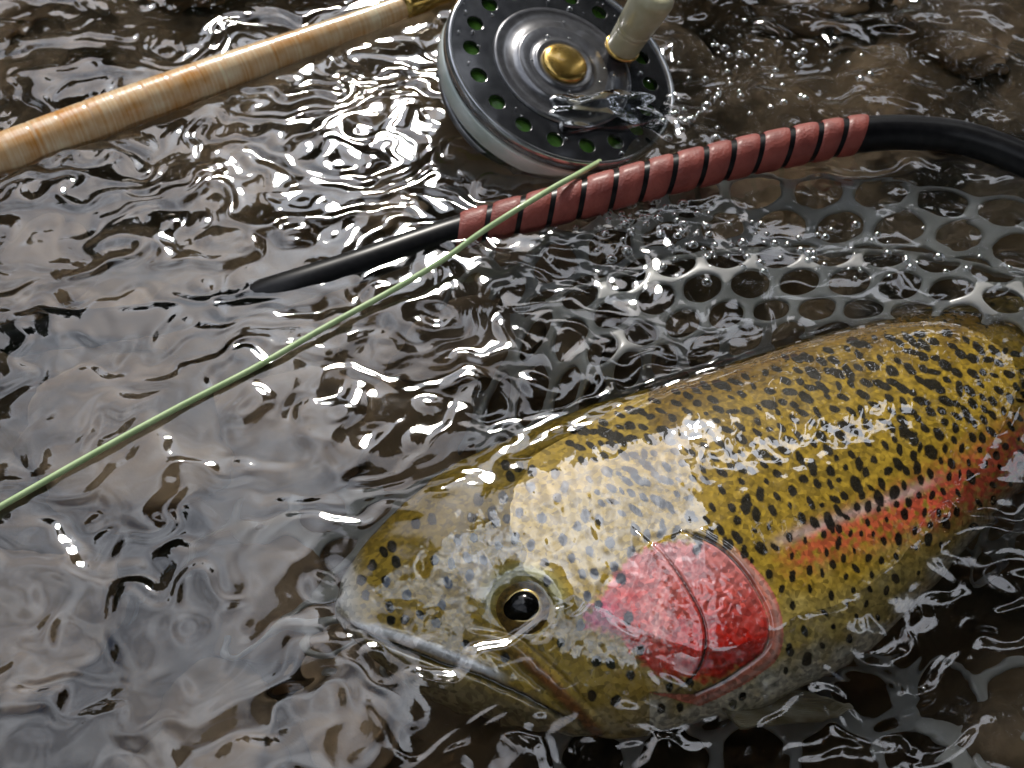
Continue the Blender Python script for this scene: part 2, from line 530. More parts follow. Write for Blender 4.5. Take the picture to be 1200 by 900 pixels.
# ---- skin colours
def lin(r, g, b):
    c = np.array([r, g, b]) / 255.0
    return np.where(c <= .04045, c / 12.92, ((c + .055) / 1.055) ** 2.4)
def mixc3(a, b, f):
    return a * (1 - f[..., None]) + b * f[..., None]
tpar = np.broadcast_to((thn / math.pi)[None], U.shape)
C = np.empty(U.shape + (3,)); C[:] = lin(156, 128, 40)
C = mixc3(C, lin(96, 72, 20), sstep(.46, .16, tpar + .03 * nz(.02, 41)))
C = mixc3(C, lin(170, 150, 84), sstep(.66, .84, tpar + .03 * nz(.02, 42)))
C = mixc3(C, lin(214, 212, 196), sstep(.82, .95, tpar + .03 * nz(.02, 43)))
gl_ = nz(.0022, 44)
C *= (1 + .20 * gl_ + .10 * nz(.006, 45))[..., None]
# pink stripe
stripe = spline([(860, 668), (920, 652), (1000, 622), (1080, 592), (1150, 560), (1210, 530), (1300, 505), (1440, 498), (1630, 494)], 60)
d_s, s_s, t_s = seg_dist(U, Vv, stripe)
ps = np.exp(-(d_s / (22 + 14 * sstep(950, 1200, U))) ** 2 * 1.1) * sstep(895, 960, U)
ps = np.clip(ps * (.95 + .55 * nz(.0045, 46) + .35 * nz(.0018, 55)), 0, 1) * (.8 + .2 * sstep(980, 1120, U))
C = mixc3(C, lin(200, 84, 60), ps)
# lilac edge over the stripe
li = np.exp(-((d_s - 20) / 7) ** 2) * (s_s < 0) * sstep(890, 930, U) * sstep(1120, 1060, U)
C = mixc3(C, lin(190, 172, 170), .65 * li)
# head: olive top, paler grey snout and jaw
headm = ~in_me & (U < 760)
C = mixc3(C, lin(160, 134, 50), headm * .75)
jaw = sstep(-6, 20, np.where(s_mo > 0, d_mo, -d_mo)) * sstep(760, 700, U)
C = mixc3(C, lin(124, 114, 84), jaw * .85)
C = mixc3(C, lin(140, 118, 62), np.exp(-(d_mx / 11) ** 4) * .7)
C = mixc3(C, lin(128, 76, 40), np.exp(-(d_mx / 7) ** 4) * sstep(.25, .5, t_mx) * .9)
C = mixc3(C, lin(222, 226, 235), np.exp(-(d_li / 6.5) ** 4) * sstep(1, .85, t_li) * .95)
C = mixc3(C, lin(205, 208, 208), sstep(432, 398, U) * .8)
C = mixc3(C, lin(30, 24, 14), np.exp(-(d_mo / 3.2) ** 2) * .9 * sstep(0, .05, t_mo))
# grey-green lids round the eye, dark gold inside
ring = np.exp(-((de - 42) / 12) ** 2) * sstep(EYE[1] + 30, EYE[1] - 20, Vv)
C = mixc3(C, lin(140, 146, 104), ring * .7)
C = mixc3(C, lin(96, 80, 30), np.exp(-(de / 30) ** 6))
C = mixc3(C, lin(128, 104, 48), np.exp(-((U - 662) / 16) ** 2 - ((Vv - 735) / 11) ** 2) * .8)
# cheek and gill plate: pink over red
chk = inside(U, Vv, [(704, 690), (718, 668), (735, 650), (757, 640), (768, 634), (830, 634), (853, 650), (873, 672), (889, 697), (900, 722), (902, 746), (893, 766), (868, 788), (840, 806), (800, 806), (764, 800), (742, 775), (724, 752), (700, 744), (676, 738), (684, 712)])
dist_edge = seg_dist(U, Vv, [(704, 690), (718, 668), (735, 650), (757, 640), (768, 634), (830, 634)])[0]
dist_edge2 = seg_dist(U, Vv, [(868, 788), (840, 806), (800, 806), (764, 800), (742, 775), (724, 752), (700, 744), (676, 738), (684, 712), (704, 690)])[0]
soft = chk * sstep(0, 8, np.minimum(dist_edge, dist_edge2 * .7) + 2.5 * nz(.005, 47))
n1, n2 = nz(.007, 48), nz(.003, 49)
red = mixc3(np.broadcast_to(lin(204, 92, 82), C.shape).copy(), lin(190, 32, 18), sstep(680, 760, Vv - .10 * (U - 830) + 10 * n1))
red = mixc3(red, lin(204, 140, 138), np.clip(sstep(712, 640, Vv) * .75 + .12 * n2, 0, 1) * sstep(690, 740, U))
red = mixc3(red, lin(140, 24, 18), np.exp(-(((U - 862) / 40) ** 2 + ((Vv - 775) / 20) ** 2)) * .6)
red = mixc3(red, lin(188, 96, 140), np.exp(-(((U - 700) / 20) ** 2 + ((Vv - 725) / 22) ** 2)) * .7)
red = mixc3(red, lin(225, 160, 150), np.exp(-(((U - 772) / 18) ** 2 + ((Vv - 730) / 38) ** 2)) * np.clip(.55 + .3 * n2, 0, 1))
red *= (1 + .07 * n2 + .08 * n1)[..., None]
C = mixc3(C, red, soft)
# olive lower cheek
C = mixc3(C, lin(120, 92, 36), np.exp(-(((U - 790) / 50) ** 2 + ((Vv - 812) / 20) ** 2)) * .65)
# rosy gill membrane
mem = in_me & ~in_op
C = mixc3(C, lin(205, 112, 96), mem * sstep(.06, .25, t_me) * .9)
C = mixc3(C, lin(205, 170, 160), np.exp(-((d_me - 6) / 3) ** 2) * in_me * sstep(.05, .2, t_me) * .6)
C = mixc3(C, lin(34, 10, 7), np.exp(-(d_po / 1.9) ** 2) * .95 * sstep(.08, .22, t_po) * sstep(1, .9, t_po))
C = mixc3(C, lin(40, 22, 14), np.exp(-(d_op / 2.0) ** 2) * .8 * np.maximum(sstep(.5, .25, t_op), sstep(.7, .85, t_op)))
C = np.clip(C, 0.003, 0.9)

# ---- black spots, head ones where the photograph shows them
spots = []
z1 = [(343,262),(394,270),(444,252),(495,258),(383,332),(452,306),(257,374),(205,414),(365,402),(209,457),(251,452),(298,435),(348,460),(193,333),(224,272),(151,287),(118,333),(132,378),(186,243),(211,225),(285,152),(335,136),(478,72),(458,128),(520,110),(530,140),(553,64),(605,108),(566,127),(640,28),(512,5),(675,125),(592,187),(465,190),(415,195),(540,212),(641,208),(740,190),(785,150),(810,117),(853,130),(684,265),(723,62),(768,248),(823,227),(886,203),(963,160),(951,228),(838,298),(800,298),(900,275),(920,312),(851,394),(943,436),(816,368),(794,461),(732,517),(844,575),(887,583),(979,538),(949,621),(830,690),(903,709),(692,325),(440,530),(560,570)]
for x, y in z1:
    spots.append((380 + x / 2.6475, 560 + y / 2.6475, random.uniform(4.0, 5.2), random.uniform(5.0, 7.4), random.uniform(-.5, .3)))
z2 = [(190,182),(288,190),(343,188),(178,260),(410,258),(382,135),(455,190),(470,215),(525,235),(577,270),(170,493),(210,610),(178,703),(312,745),(386,725),(350,827),(283,830),(123,802),(40,782),(530,812),(565,783)]
for x, y in z2:
    spots.append((680 + x / 3, 560 + y / 3, random.uniform(3.6, 4.8), random.uniform(5.0, 7.0), random.uniform(-.3, .8)))
z7 = [(685,325),(770,315),(750,270),(805,275),(860,290),(955,300),(640,415),(995,355),(740,400),(855,355),(965,400)]
for x, y in z7:
    spots.append((380 + x / 3.53, 470 + y / 3.53, random.uniform(4.0, 5.4), random.uniform(5.0, 6.5), random.uniform(-.5, .5)))
headpoly = [(300, 800), (380, 480), (560, 470), (668, 520), (705, 590), (745, 628), (820, 640), (868, 652), (915, 690), (926, 760), (900, 800), (820, 870), (600, 950)]
pts = []
r2 = np.random.default_rng(5)
cand = np.stack([r2.uniform(560, 1640, 16000), r2.uniform(360, 900, 16000)], -1)
ch = inside(cand[:, 0], cand[:, 1], headpoly)
belly_u = np.interp(cand[:, 0], S[:, 2], S[:, 3]); dors_v = np.interp(cand[:, 0], S[:, 0], S[:, 1])
frac = (cand[:, 1] - dors_v) / (belly_u - dors_v)
acc = np.zeros((0, 2)); rad_acc = []
for k in range(len(cand)):
    f = frac[k]
    if ch[k] or f < 0.0 or f > .93: continue
    # sparser under the stripe and near the belly
    r = 12.7 + 7.0 * max(0, f - .52) / .4 + (4 if cand[k, 0] < 960 and f > .3 else 0)
    if f > .60 and r2.random() < (f - .60) * 2.0: continue
    if len(acc) and np.min(np.hypot((acc[:, 0] - cand[k, 0]) * 1.12, acc[:, 1] - cand[k, 1])) < r: continue
    acc = np.vstack([acc, cand[k]])
    if f < .34:
        a, b, ang = r2.uniform(3.0, 4.0), r2.uniform(5.4, 8.0), R(-62 + 40 * f)
    elif f < .55:
        a, b, ang = r2.uniform(3.0, 4.2), r2.uniform(5.2, 8.0), R(-24)
    else:
        a, b, ang = r2.uniform(2.5, 3.4), r2.uniform(4.0, 6.2), R(-6)
    sc_ = float(np.exp(r2.normal(-.03, .20)))
    spots.append((cand[k, 0], cand[k, 1], a * sc_, b * sc_ * float(np.exp(r2.normal(0, .12))), ang + r2.normal(0, .25)))
dark = np.zeros(U.shape)
wob = 1 + .10 * nz(.0030, 51)
umin, umax = U.min(1), U.max(1)
for (x, y, a, b, ang) in spots:
    rows = np.where((umax > x - 14) & (umin < x + 14))[0]
    if not len(rows): continue
    r0, r1 = rows[0], rows[-1] + 1
    du, dv = U[r0:r1] - x, Vv[r0:r1] - y
    c, s = math.cos(ang), math.sin(ang)
    q = np.hypot((du * c + dv * s) / a, (-du * s + dv * c) / b) * wob[r0:r1]
    dark[r0:r1] = np.maximum(dark[r0:r1], sstep(1.28, .98, q))
C = mixc3(C, np.array([.006, .006, .005]), dark * .97)
Cb = C[:, idx]
allC = np.concatenate([C, Cb], 1)

m_skin, nt, b = new_mat("trout_skin")
at = nt.nodes.new("ShaderNodeAttribute"); at.attribute_name = "skin"
tcn = nt.nodes.new("ShaderNodeTexCoord")
vo = nt.nodes.new("ShaderNodeTexVoronoi"); vo.inputs["Scale"].default_value = 620
hsv = nt.nodes.new("ShaderNodeHueSaturation")
mr = nt.nodes.new("ShaderNodeMapRange"); mr.inputs["To Min"].default_value = 0.62; mr.inputs["To Max"].default_value = 1.42
sepc = nt.nodes.new("ShaderNodeSeparateColor")
nt.links.new(tcn.outputs["Object"], vo.inputs["Vector"])
nt.links.new(vo.outputs["Color"], sepc.inputs[0])
nt.links.new(sepc.outputs[0], mr.inputs["Value"]); nt.links.new(mr.outputs[0], hsv.inputs["Value"])
nt.links.new(at.outputs["Color"], hsv.inputs["Color"]); nt.links.new(hsv.outputs[0], b.inputs["Base Color"])
nb = nt.nodes.new("ShaderNodeTexNoise"); nb.inputs["Scale"].default_value = 260; nb.inputs["Detail"].default_value = 3
bp1 = nt.nodes.new("ShaderNodeBump"); bp1.inputs["Strength"].default_value = .08; bp1.inputs["Distance"].default_value = .0004
bp2 = nt.nodes.new("ShaderNodeBump"); bp2.inputs["Strength"].default_value = .03; bp2.inputs["Distance"].default_value = .0010
nt.links.new(tcn.outputs["Object"], nb.inputs["Vector"])
nt.links.new(vo.outputs["Distance"], bp1.inputs["Height"]); nt.links.new(nb.outputs["Fac"], bp2.inputs["Height"])
nt.links.new(bp1.outputs[0], bp2.inputs["Normal"]); nt.links.new(bp2.outputs[0], b.inputs["Normal"])
pset(b, rough=.5, coat=1.0, crough=.025, metal=.0, ior=1.4, spec=.2)
b.inputs['Coat IOR'].default_value = 2.2
cbp = nt.nodes.new("ShaderNodeBump"); cbp.inputs["Strength"].default_value = .20; cbp.inputs["Distance"].default_value = .0012
nc = nt.nodes.new("ShaderNodeTexNoise"); nc.inputs["Scale"].default_value = 36; nc.inputs["Detail"].default_value = 3
mpc = nt.nodes.new("ShaderNodeMapping"); mpc.inputs["Scale"].default_value = (.45, 1.5, 1); mpc.inputs["Rotation"].default_value = (0, 0, R(-20))
nt.links.new(tcn.outputs["Object"], mpc.inputs["Vector"]); nt.links.new(mpc.outputs[0], nc.inputs["Vector"])
nt.links.new(nc.outputs["Fac"], cbp.inputs["Height"]); nt.links.new(cbp.outputs[0], b.inputs["Coat Normal"])

FO = np.array([Mp[NS // 2][0], Mp[NS // 2][1], -0.06])
trout = empty("trout", FO)
tag(trout, "golden spotted trout with pink cheek lying on its side half submerged in the net", "fish")
ncol = NT + NB
body = mesh_obj("body", body_v.reshape(-1, 3), grid_faces(NS, ncol, True), m_skin, trout, origin=FO)
ca = body.data.color_attributes.new("skin", 'FLOAT_COLOR', 'POINT')
rgba = np.ones((NS * ncol, 4)); rgba[:, :3] = allC.reshape(-1, 3)
ca.data.foreach_set("color", rgba.ravel())

# eye: dome with iris ring, pupil and clear cornea, seated in the socket
def at_skin(px, py):
    k = np.argmin((U - px) ** 2 + (Vv - py) ** 2)
    i, j = divmod(k, U.shape[1])
    return near[i, j], nn[i, j]
m_iris = noise_mat("trout_iris", (.17, .10, .02), (.02, .013, .004), 700, rough=.4, coat=.3, crough=.05, stretch=(1, 1, 1))
m_gold = noise_mat("iris_gold_rim", (.62, .45, .16), (.40, .27, .07), 1500, rough=.25, metal=.6, coat=1)
m_pup, _, b = new_mat("pupil_black"); pset(b, base=(.002, .002, .002), rough=.12, spec=.3)
for side in (1, -1):
    pe, ne = at_skin(*EYE)
    ne = ne * .8 + fn * .2; ne /= np.linalg.norm(ne)
    if side < 0:
        dd = (pe - Mp[0]) @ fn
        rr = np.argmin(((Mp - pe) ** 2).sum(1))
        off = (pe - Mp[rr]) @ fn
        pe = pe - 2 * off * fn; ne = ne - 2 * (ne @ fn) * fn
    pe = pe - ne * .0016
    xd = np.array([1.0, 0, 0])
    k = PX0
    prof = [(34 * k, -.0022), (34 * k, -.0005), (32 * k, .0007), (28 * k, .0017), (24 * k, .0024), (20 * k, .0029)]
    V, F = lathe(prof, pe, ne, xd, 48)
    eye = mesh_obj("eye", V, F, m_iris, trout, origin=FO)
    V, F = lathe([(20.2 * k, .0028), (19 * k, .0031), (17.2 * k, .0033), (16.2 * k, .0032)], pe, ne, xd, 48)
    mesh_obj("iris", V, F, m_gold, eye, origin=FO)
    V, F = lathe([(17.6 * k, .0030), (13.5 * k, .0040), (9 * k, .0046), (4 * k, .0049), (.05 * k, .0050)], pe, ne, xd, 48)
    V = V.copy(); q = V - pe; rad_ = q - np.outer(q @ ne, ne); rl_ = np.linalg.norm(rad_, axis=1)
    f_ = np.clip((rad_ @ np.array([-.93, -.36, 0])) / np.maximum(rl_, 1e-9), 0, 1) ** 5
    V += rad_ * (.26 * f_)[:, None] + np.outer(f_ * (rl_ > 12 * k) * .0003, ne)          # drawn out to a point at the front
    mesh_obj("pupil", V, F, m_pup, eye, origin=FO)

ix = np.clip(np.searchsorted(gx, near2[..., 0].ravel()), 0, len(gx) - 1); iy = np.clip(np.searchsorted(gy, near2[..., 1].ravel()), 0, len(gy) - 1)
ZF = np.full(GZ.shape, -1.0); np.maximum.at(ZF, (ix, iy), near2[..., 2].ravel())
for _ in range(2):                                  # close pinholes of the raster
    sh = np.maximum.reduce([np.roll(ZF, 1, 0), np.roll(ZF, -1, 0), np.roll(ZF, 1, 1), np.roll(ZF, -1, 1)])
    ZF = np.where(ZF < -.9, sh, ZF)
dz = ZF - GZ
men = .0011 * np.exp(-(np.minimum(dz + .0004, 0) / .0026) ** 2) * (ZF > -.5)
for _ in range(3):
    men = (men * 2 + np.roll(men, 1, 0) + np.roll(men, -1, 0) + np.roll(men, 1, 1) + np.roll(men, -1, 1)) / 6
GZ = GZ + men
water.data.vertices.foreach_set("co", np.stack([GX, GY, GZ], -1).ravel()); water.data.update()

# fins
def fin(name, base_pts, tip_pts, off_b, off_t, mat, rays=14, thick=.0007):
    nb_ = rays * 6 + 1; nr = 16
    B = spline(base_pts, nb_); T = spline(tip_pts, nb_)
    f = np.linspace(0, 1, nr)[None, :, None]
    P2 = B[:, None] * (1 - f) + T[:, None] * f
    ripple = .5 + .5 * np.cos(np.arange(nb_) * 2 * math.pi / 6)
    edge_cut = np.linspace(0, 1, nr)
    off = off_b * (1 - f[..., 0]) + off_t * f[..., 0]
    P3 = on_plane(P2[..., 0], P2[..., 1], FP0, fn, off)
    h = (.0003 + thick * ripple[:, None] * (1 - .7 * edge_cut[None]))
    V = np.concatenate([(P3 + fn * h[..., None]).reshape(-1, 3), (P3 - fn * h[..., None]).reshape(-1, 3)])
    n0 = nb_ * nr
    F1 = grid_faces(nb_, nr); F2 = F1[:, ::-1] + n0
    Fs = [tuple(q) for q in F1] + [tuple(q) for q in F2]
    ring = [i * nr for i in range(nb_)] + [(nb_ - 1) * nr + j for j in range(1, nr)] + [i * nr + nr - 1 for i in range(nb_ - 2, -1, -1)] + [j for j in range(nr - 2, 0, -1)]
    for a, c in zip(ring, ring[1:] + ring[:1]):
        Fs.append((a, c, c + n0, a + n0))
    return mesh_obj(name, V, Fs, mat, trout, origin=FO)
m_fin = noise_mat("pale_fin", (.20, .16, .08), (.46, .42, .32), 90, rough=.35, coat=.8, crough=.05, stretch=(.5, 3, 1))
m_dfin = noise_mat("spotted_fin", (.015, .012, .006), (.30, .21, .06), 190, rough=.35, coat=.8, crough=.05, detail=1)
fin("pectoral_fin", [(838, 828), (850, 846), (866, 862)], [(930, 826), (990, 846), (955, 862)], .006, -.012, m_fin)
fin("dorsal_fin", [(1062, 394), (1135, 396), (1225, 424)], [(1105, 374), (1185, 376), (1270, 412)], .000, -.010, m_dfin, 12)
fin("pelvic_fin", [(1215, 572), (1240, 566), (1268, 558)], [(1275, 650), (1325, 648), (1345, 622)], -.010, -.016, m_fin, 9)
fin("anal_fin", [(1400, 552), (1430, 548), (1465, 542)], [(1440, 606), (1480, 604), (1510, 580)], -.020, -.026, m_fin, 9)
fin("caudal_fin", [(1622, 448), (1628, 494), (1632, 538)], [(1745, 380), (1710, 495), (1750, 610)], -.034, -.045, m_dfin, 18)

# ------------------------------------------------------------------ landing net
m_black = noise_mat("black_hoop", (.004, .004, .005), (.010, .010, .011), 300, rough=.30, spec=.25)
m_red = noise_mat("red_cord_tape", (.21, .038, .028), (.33, .070, .050), 120, rough=.55, bump=.4, bscale=900, coat=.15, crough=.25)
m_net = noise_mat("clear_rubber_net", (.30, .30, .29), (.44, .44, .42), 60, rough=.35, coat=.25, crough=.1, alpha=.75)
hoop_px = [(-420, 560, -.075), (-150, 480, -.062), (60, 425, -.048), (200, 388, -.024), (300, 353, -.0078), (410, 318, -.0040), (530, 277, -.0030), (650, 243, .0015), (770, 209, .005), (890, 180, .005),
           (1010, 158, .004), (1090, 158, .003), (1150, 170, .002), (1230, 205, -.002), (1330, 270, -.018), (1400, 420, -.03), (1400, 640, -.04), (1330, 900, -.04),
           (1100, 1120, -.045), (700, 1210, -.055), (200, 1180, -.07), (-250, 1020, -.08), (-520, 780, -.08)]
hp = np.array([on_z(np.array(float(a)), np.array(float(b)), np.array(c)) for a, b, c in hoop_px])
NO = hp[8] * [1, 1, 0] + [0, 0, -.08]
net = empty("landing_net", NO)
tag(net, "landing net with black hoop, red wrapped grip and clear rubber mesh around the trout", "fishing net")
hpath = spline(hp, 460, closed=True)
HR = .0076
V, F = tube(hpath, HR, 20, closed=True)
mesh_obj("hoop", V, F, m_black, net, origin=NO)
# red bands: short sleeves over the hoop with black gaps between
hpx = project(hpath)
fine = spline(hp, 9200, closed=True); fpx = project(fine)
sel = np.arange(9200)[(fpx[:, 1] < 320) & (fpx[:, 0] > 480) & (fpx[:, 0] < 1060)]
def path_at(x):
    k = sel[np.argmin(np.abs(fpx[sel, 0] - x))]
    t = fine[(k + 8) % 9200] - fine[k - 8]; return fine[k], t / np.linalg.norm(t)
cuts = [532, 570, 609, 645, 680, 717, 752, 785, 820, 852, 885, 920, 953, 982, 1011]
for i in range(len(cuts) - 1):
    x0, x1 = cuts[i] + 3.2, cuts[i + 1] - 3.2
    xs = np.linspace(x0, x1, 9)
    prof = np.array([.3, .88, 1.0, 1.0, 1.0, 1.0, 1.0, .88, .3])
    Vs = []
    seg = 28
    for x, pr_ in zip(xs, prof):
        c, t = path_at(x)
        s_ = np.cross(t, [0, 0, 1.0]); s_ /= np.linalg.norm(s_); u_ = np.cross(s_, t)
        th = np.linspace(0, 2 * math.pi, seg, endpoint=False)
        skew = -.0040 * np.cos(th + .6)[:, None] * t          # wound on at a slant
        rr = HR + .0002 + .0007 * pr_
        Vs.append(c + rr * (np.cos(th)[:, None] * s_ + np.sin(th)[:, None] * u_) + skew)
    mesh_obj("grip_band", np.concatenate(Vs), grid_faces(9, seg, True), m_red, net, origin=NO)

# moulded mesh bag: hexagonal cells on a sagging sheet
arc = np.array([(-300, 980), (100, 800), (330, 620), (470, 490), (560, 416), (650, 356), (750, 318), (850, 300), (960, 296), (1080, 303), (1200, 328), (1290, 380), (1370, 470)], float)
arcw = np.array([on_z(np.array(a), np.array(b), np.array(.000)) for a, b in arc])
arcs = spline(arcw, 800)
al = np.concatenate([[0], np.cumsum(np.linalg.norm(np.diff(arcs, axis=0), axis=1))])
PITCH = .0205
CENTER = on_z(np.array(850.), np.array(760.), np.array(0.))[:2]
a0 = al[np.argmin(np.abs(project(arcs)[:, 0] - 913))]       # a cell sits at this picture column
def net_point(uu, vv):
    """uu along the top arc (m), vv down the bag from it (m, negative = towards the hoop)"""
    s_ = np.clip(uu + a0, al[0], al[-1])
    bx = np.interp(s_, al, arcs[:, 0]); by = np.interp(s_, al, arcs[:, 1])
    dx, dy = CENTER[0] - bx, CENTER[1] - by
    L = np.hypot(dx, dy); dx, dy = dx / L, dy / L
    lat = np.where(vv > 0, .85 * np.minimum(vv, .04) + .5 * np.maximum(vv - .04, 0), vv * .95)
    dep = np.where(vv > 0, -.0012 - .0022 * sstep(0, .04, vv) - .08 * sstep(.040, .11, vv), -.0012 - .024 * sstep(0, -.022, vv) + .010 * sstep(-.03, -.06, vv))
    dep = dep - .075 * sstep(-.085, -.15, uu)
    wob = .0016 * samp(K2, uu + .3, vv + .1)
    return np.stack([bx + dx * lat, by + dy * lat, dep + wob * np.minimum(1, np.abs(vv) / .02)], -1)
NV, NF, hexid = [], [], {}
def vkey(p):
    k = (round(p[0] * 1e5), round(p[1] * 1e5))
    if k not in hexid:
        hexid[k] = len(NV); NV.append(p)
    return hexid[k]
def hex_sheet(u0, u1, v0, v1, umap):
    r = PITCH / math.sqrt(3)
    nrow0, nrow1 = int(math.floor(v0 / (1.5 * r))), int(math.ceil(v1 / (1.5 * r)))
    for row in range(nrow0, nrow1 + 1):
        for c in range(int(u0 / PITCH) - 1, int(u1 / PITCH) + 2):
            cu = (c + .5 * (row % 2)) * PITCH; cvv = row * 1.5 * r
            if not (u0 <= cu <= u1 and v0 <= cvv <= v1): continue
            outer = []
            for k in range(12):
                a = R(30 + 30 * k)
                rr = r if k % 2 == 0 else r * math.cos(math.pi / 6)
                outer.append(vkey((round(cu + rr * math.cos(a), 7), round(cvv + rr * math.sin(a), 7))))
            inner = []
            q = random.uniform(.70, .76)
            for k in range(12):
                a = R(30 + 30 * k)
                rr = r * q * (1.0 if k % 2 == 0 else .955)
                inner.append(len(NV)); NV.append((cu + rr * math.cos(a), cvv + rr * math.sin(a)))
            for k in range(12):
                NF.append((outer[k], outer[(k + 1) % 12], inner[(k + 1) % 12], inner[k]))
hex_sheet(-.24, .20, -.058, .115, None)
NVa = np.array(NV)
NP = net_point(NVa[:, 0], NVa[:, 1])
bag = mesh_obj("mesh_bag", NP, NF, m_net, net, origin=NO)
md = bag.modifiers.new("thickness", 'SOLIDIFY'); md.thickness = .0030; md.offset = 0
md = bag.modifiers.new("round", 'SUBSURF'); md.levels = 1; md.render_levels = 2

# the bag's near side, lying under the fish's belly at lower right
def net_near(uu, vv):
    b0 = on_z(np.array(1010.), np.array(800.), np.array(0.))
    x = b0[0] + uu; y = b0[1] - vv
    z = -.064 + .30 * np.maximum(0, uu) * .25 + .22 * np.maximum(vv - .0, 0) * .5 + .003 * samp(K2, uu, vv)
    return np.stack([x, y, z], -1)
NV, NF, hexid = [], [], {}
PITCH = .026
hex_sheet(-.10, .12, -.03, .09, None)
NVa = np.array(NV)
bag2 = mesh_obj("mesh_bag", net_near(NVa[:, 0], NVa[:, 1]), NF, m_net, net, origin=NO)
md = bag2.modifiers.new("thickness", 'SOLIDIFY'); md.thickness = .0028; md.offset = 0
md = bag2.modifiers.new("round", 'SUBSURF'); md.levels = 1; md.render_levels = 2

# ------------------------------------------------------------------ fly reel
RC = on_z(np.array(660.), np.array(77.), np.array(.018))
toc = CAM - RC; toc /= np.linalg.norm(toc)
rx = np.cross(upv, toc); rx /= np.linalg.norm(rx); ry = np.cross(toc, rx)
tl = R(47)
NR = math.cos(tl) * toc + math.sin(tl) * (math.sin(R(31)) * rx + math.cos(R(31)) * ry)
RX = np.cross(ry, NR); RX /= np.linalg.norm(RX); RY = np.cross(NR, RX)
scale_px = np.linalg.norm(CAM - RC) / FPX
RR = 141 * scale_px
m_gun = noise_mat("gunmetal_anodised", (.045, .046, .050), (.085, .086, .09), 200, rough=.22, metal=.85, coat=.8, crough=.04)
m_gun2 = noise_mat("grey_anodised", (.16, .16, .17), (.23, .23, .24), 240, rough=.28, metal=.8, coat=.8, crough=.05)
m_rim = noise_mat("silver_rim", (.35, .36, .38), (.52, .53, .55), 160, rough=.2, metal=.9, coat=.5)
m_brass = noise_mat("gold_cap", (.55, .33, .07), (.80, .55, .16), 180, rough=.22, metal=.9, coat=.6)
m_knob = noise_mat("cream_knob", (.40, .37, .22), (.52, .49, .33), 120, rough=.3, coat=.7, crough=.05)
m_line = noise_mat("green_fly_line", (.40, .56, .26), (.52, .67, .35), 150, rough=.4, coat=.4, crough=.1)
m_bline = noise_mat("wound_green_line", (.10, .30, .03), (.20, .48, .06), 400, rough=.4, bump=.6, bscale=1500, coat=.5)
m_frame = noise_mat("pale_frame", (.52, .60, .56), (.72, .76, .74), 60, rough=.25, metal=.1, coat=.8, crough=.05)
reel = empty("fly_reel", RC)
tag(reel, "dark grey ported fly reel with gold cap and cream handle resting on the water", "fishing reel")
def rp(a, r, h):
    return RC + RX * (r * math.cos(a)) + RY * (r * math.sin(a)) + NR * h
# ported spool face: a plate with real holes
bm = bmesh.new()
def loop(cx, cy, r, n):
    vs = [bm.verts.new((cx + r * math.cos(2 * math.pi * k / n), cy + r * math.sin(2 * math.pi * k / n), 0)) for k in range(n)]
    return [bm.edges.new((vs[k], vs[(k + 1) % n])) for k in range(n)]
edges = loop(0, 0, RR * .955, 120)
edges += loop(0, 0, RR * .60, 90)
NH = 18
for k in range(NH):
    a = 2 * math.pi * (k + .3) / NH
    edges += loop(RR * .785 * math.cos(a), RR * .785 * math.sin(a), RR * .068, 20)
bmesh.ops.triangle_fill(bm, use_beauty=True, use_dissolve=False, edges=edges)
# drop faces that fill the holes or the hub
kill = []
for f in bm.faces:
    c = f.calc_center_median(); rr = math.hypot(c.x, c.y)
    if rr < RR * .595: kill.append(f); continue
    for k in range(NH):
        a = 2 * math.pi * (k + .3) / NH
        if math.hypot(c.x - RR * .785 * math.cos(a), c.y - RR * .785 * math.sin(a)) < RR * .066: kill.append(f); break
bmesh.ops.delete(bm, geom=kill, context='FACES')
bmesh.ops.recalc_face_normals(bm, faces=bm.faces)
ext = bmesh.ops.extrude_face_region(bm, geom=bm.faces[:])
bmesh.ops.translate(bm, vec=(0, 0, -.0022), verts=[v for v in ext['geom'] if isinstance(v, bmesh.types.BMVert)])
bmesh.ops.recalc_face_normals(bm, faces=bm.faces)
pv = np.array([v.co[:] for v in bm.verts]); bm.verts.index_update()
pf = [[v.index for v in f.verts] for f in bm.faces]; bm.free()
PV = RC + pv[:, :1] * RX + pv[:, 1:2] * RY + (pv[:, 2:3] - .0002) * NR
face = mesh_obj("spool_face", PV, pf, m_gun, reel, smooth=False, origin=RC)
bv = face.modifiers.new("soft", 'BEVEL'); bv.width = .0003; bv.segments = 2; bv.limit_method = 'ANGLE'
V, F = lathe([(RR * .605, -.0016), (RR * .60, .0004), (RR * .585, .0009), (RR * .56, .0004), (RR * .40, .0000), (RR * .395, .0008), (RR * .38, .0010), (RR * .30, .0006), (RR * .255, .0006), (RR * .25, .0014), (RR * .235, .0016), (RR * .20, .0010), (.0001, .0010)], RC, NR, RX, 96)
mesh_obj("spool_hub", V, F, m_gun2, reel, origin=RC)
V, F = lathe([(RR * .195, .0009), (RR * .195, .0020), (RR * .18, .0030), (RR * .13, .0036), (RR * .06, .0039), (.0001, .0040)], RC, NR, RX, 64)
mesh_obj("hub_cap", V, F, m_brass, reel, origin=RC)
V, F = lathe([(RR * .95, -.004), (RR * .95, .0004), (RR * .958, .0013), (RR * .975, .0016), (RR * .99, .0010), (RR, -.0005), (RR * 1.0, -.0035), (RR * .975, -.0045), (RR * .95, -.004)], RC, NR, RX, 128)
mesh_obj("spool_rim", V, F, m_rim, reel, origin=RC)
V, F = lathe([(RR * .955, -.0050), (RR * .990, -.0054), (RR * 1.0, -.0060), (RR * 1.0, -.0125), (RR * .97, -.0150), (RR * .90, -.0160), (RR * .955, -.0050)], RC, NR, RX, 128)
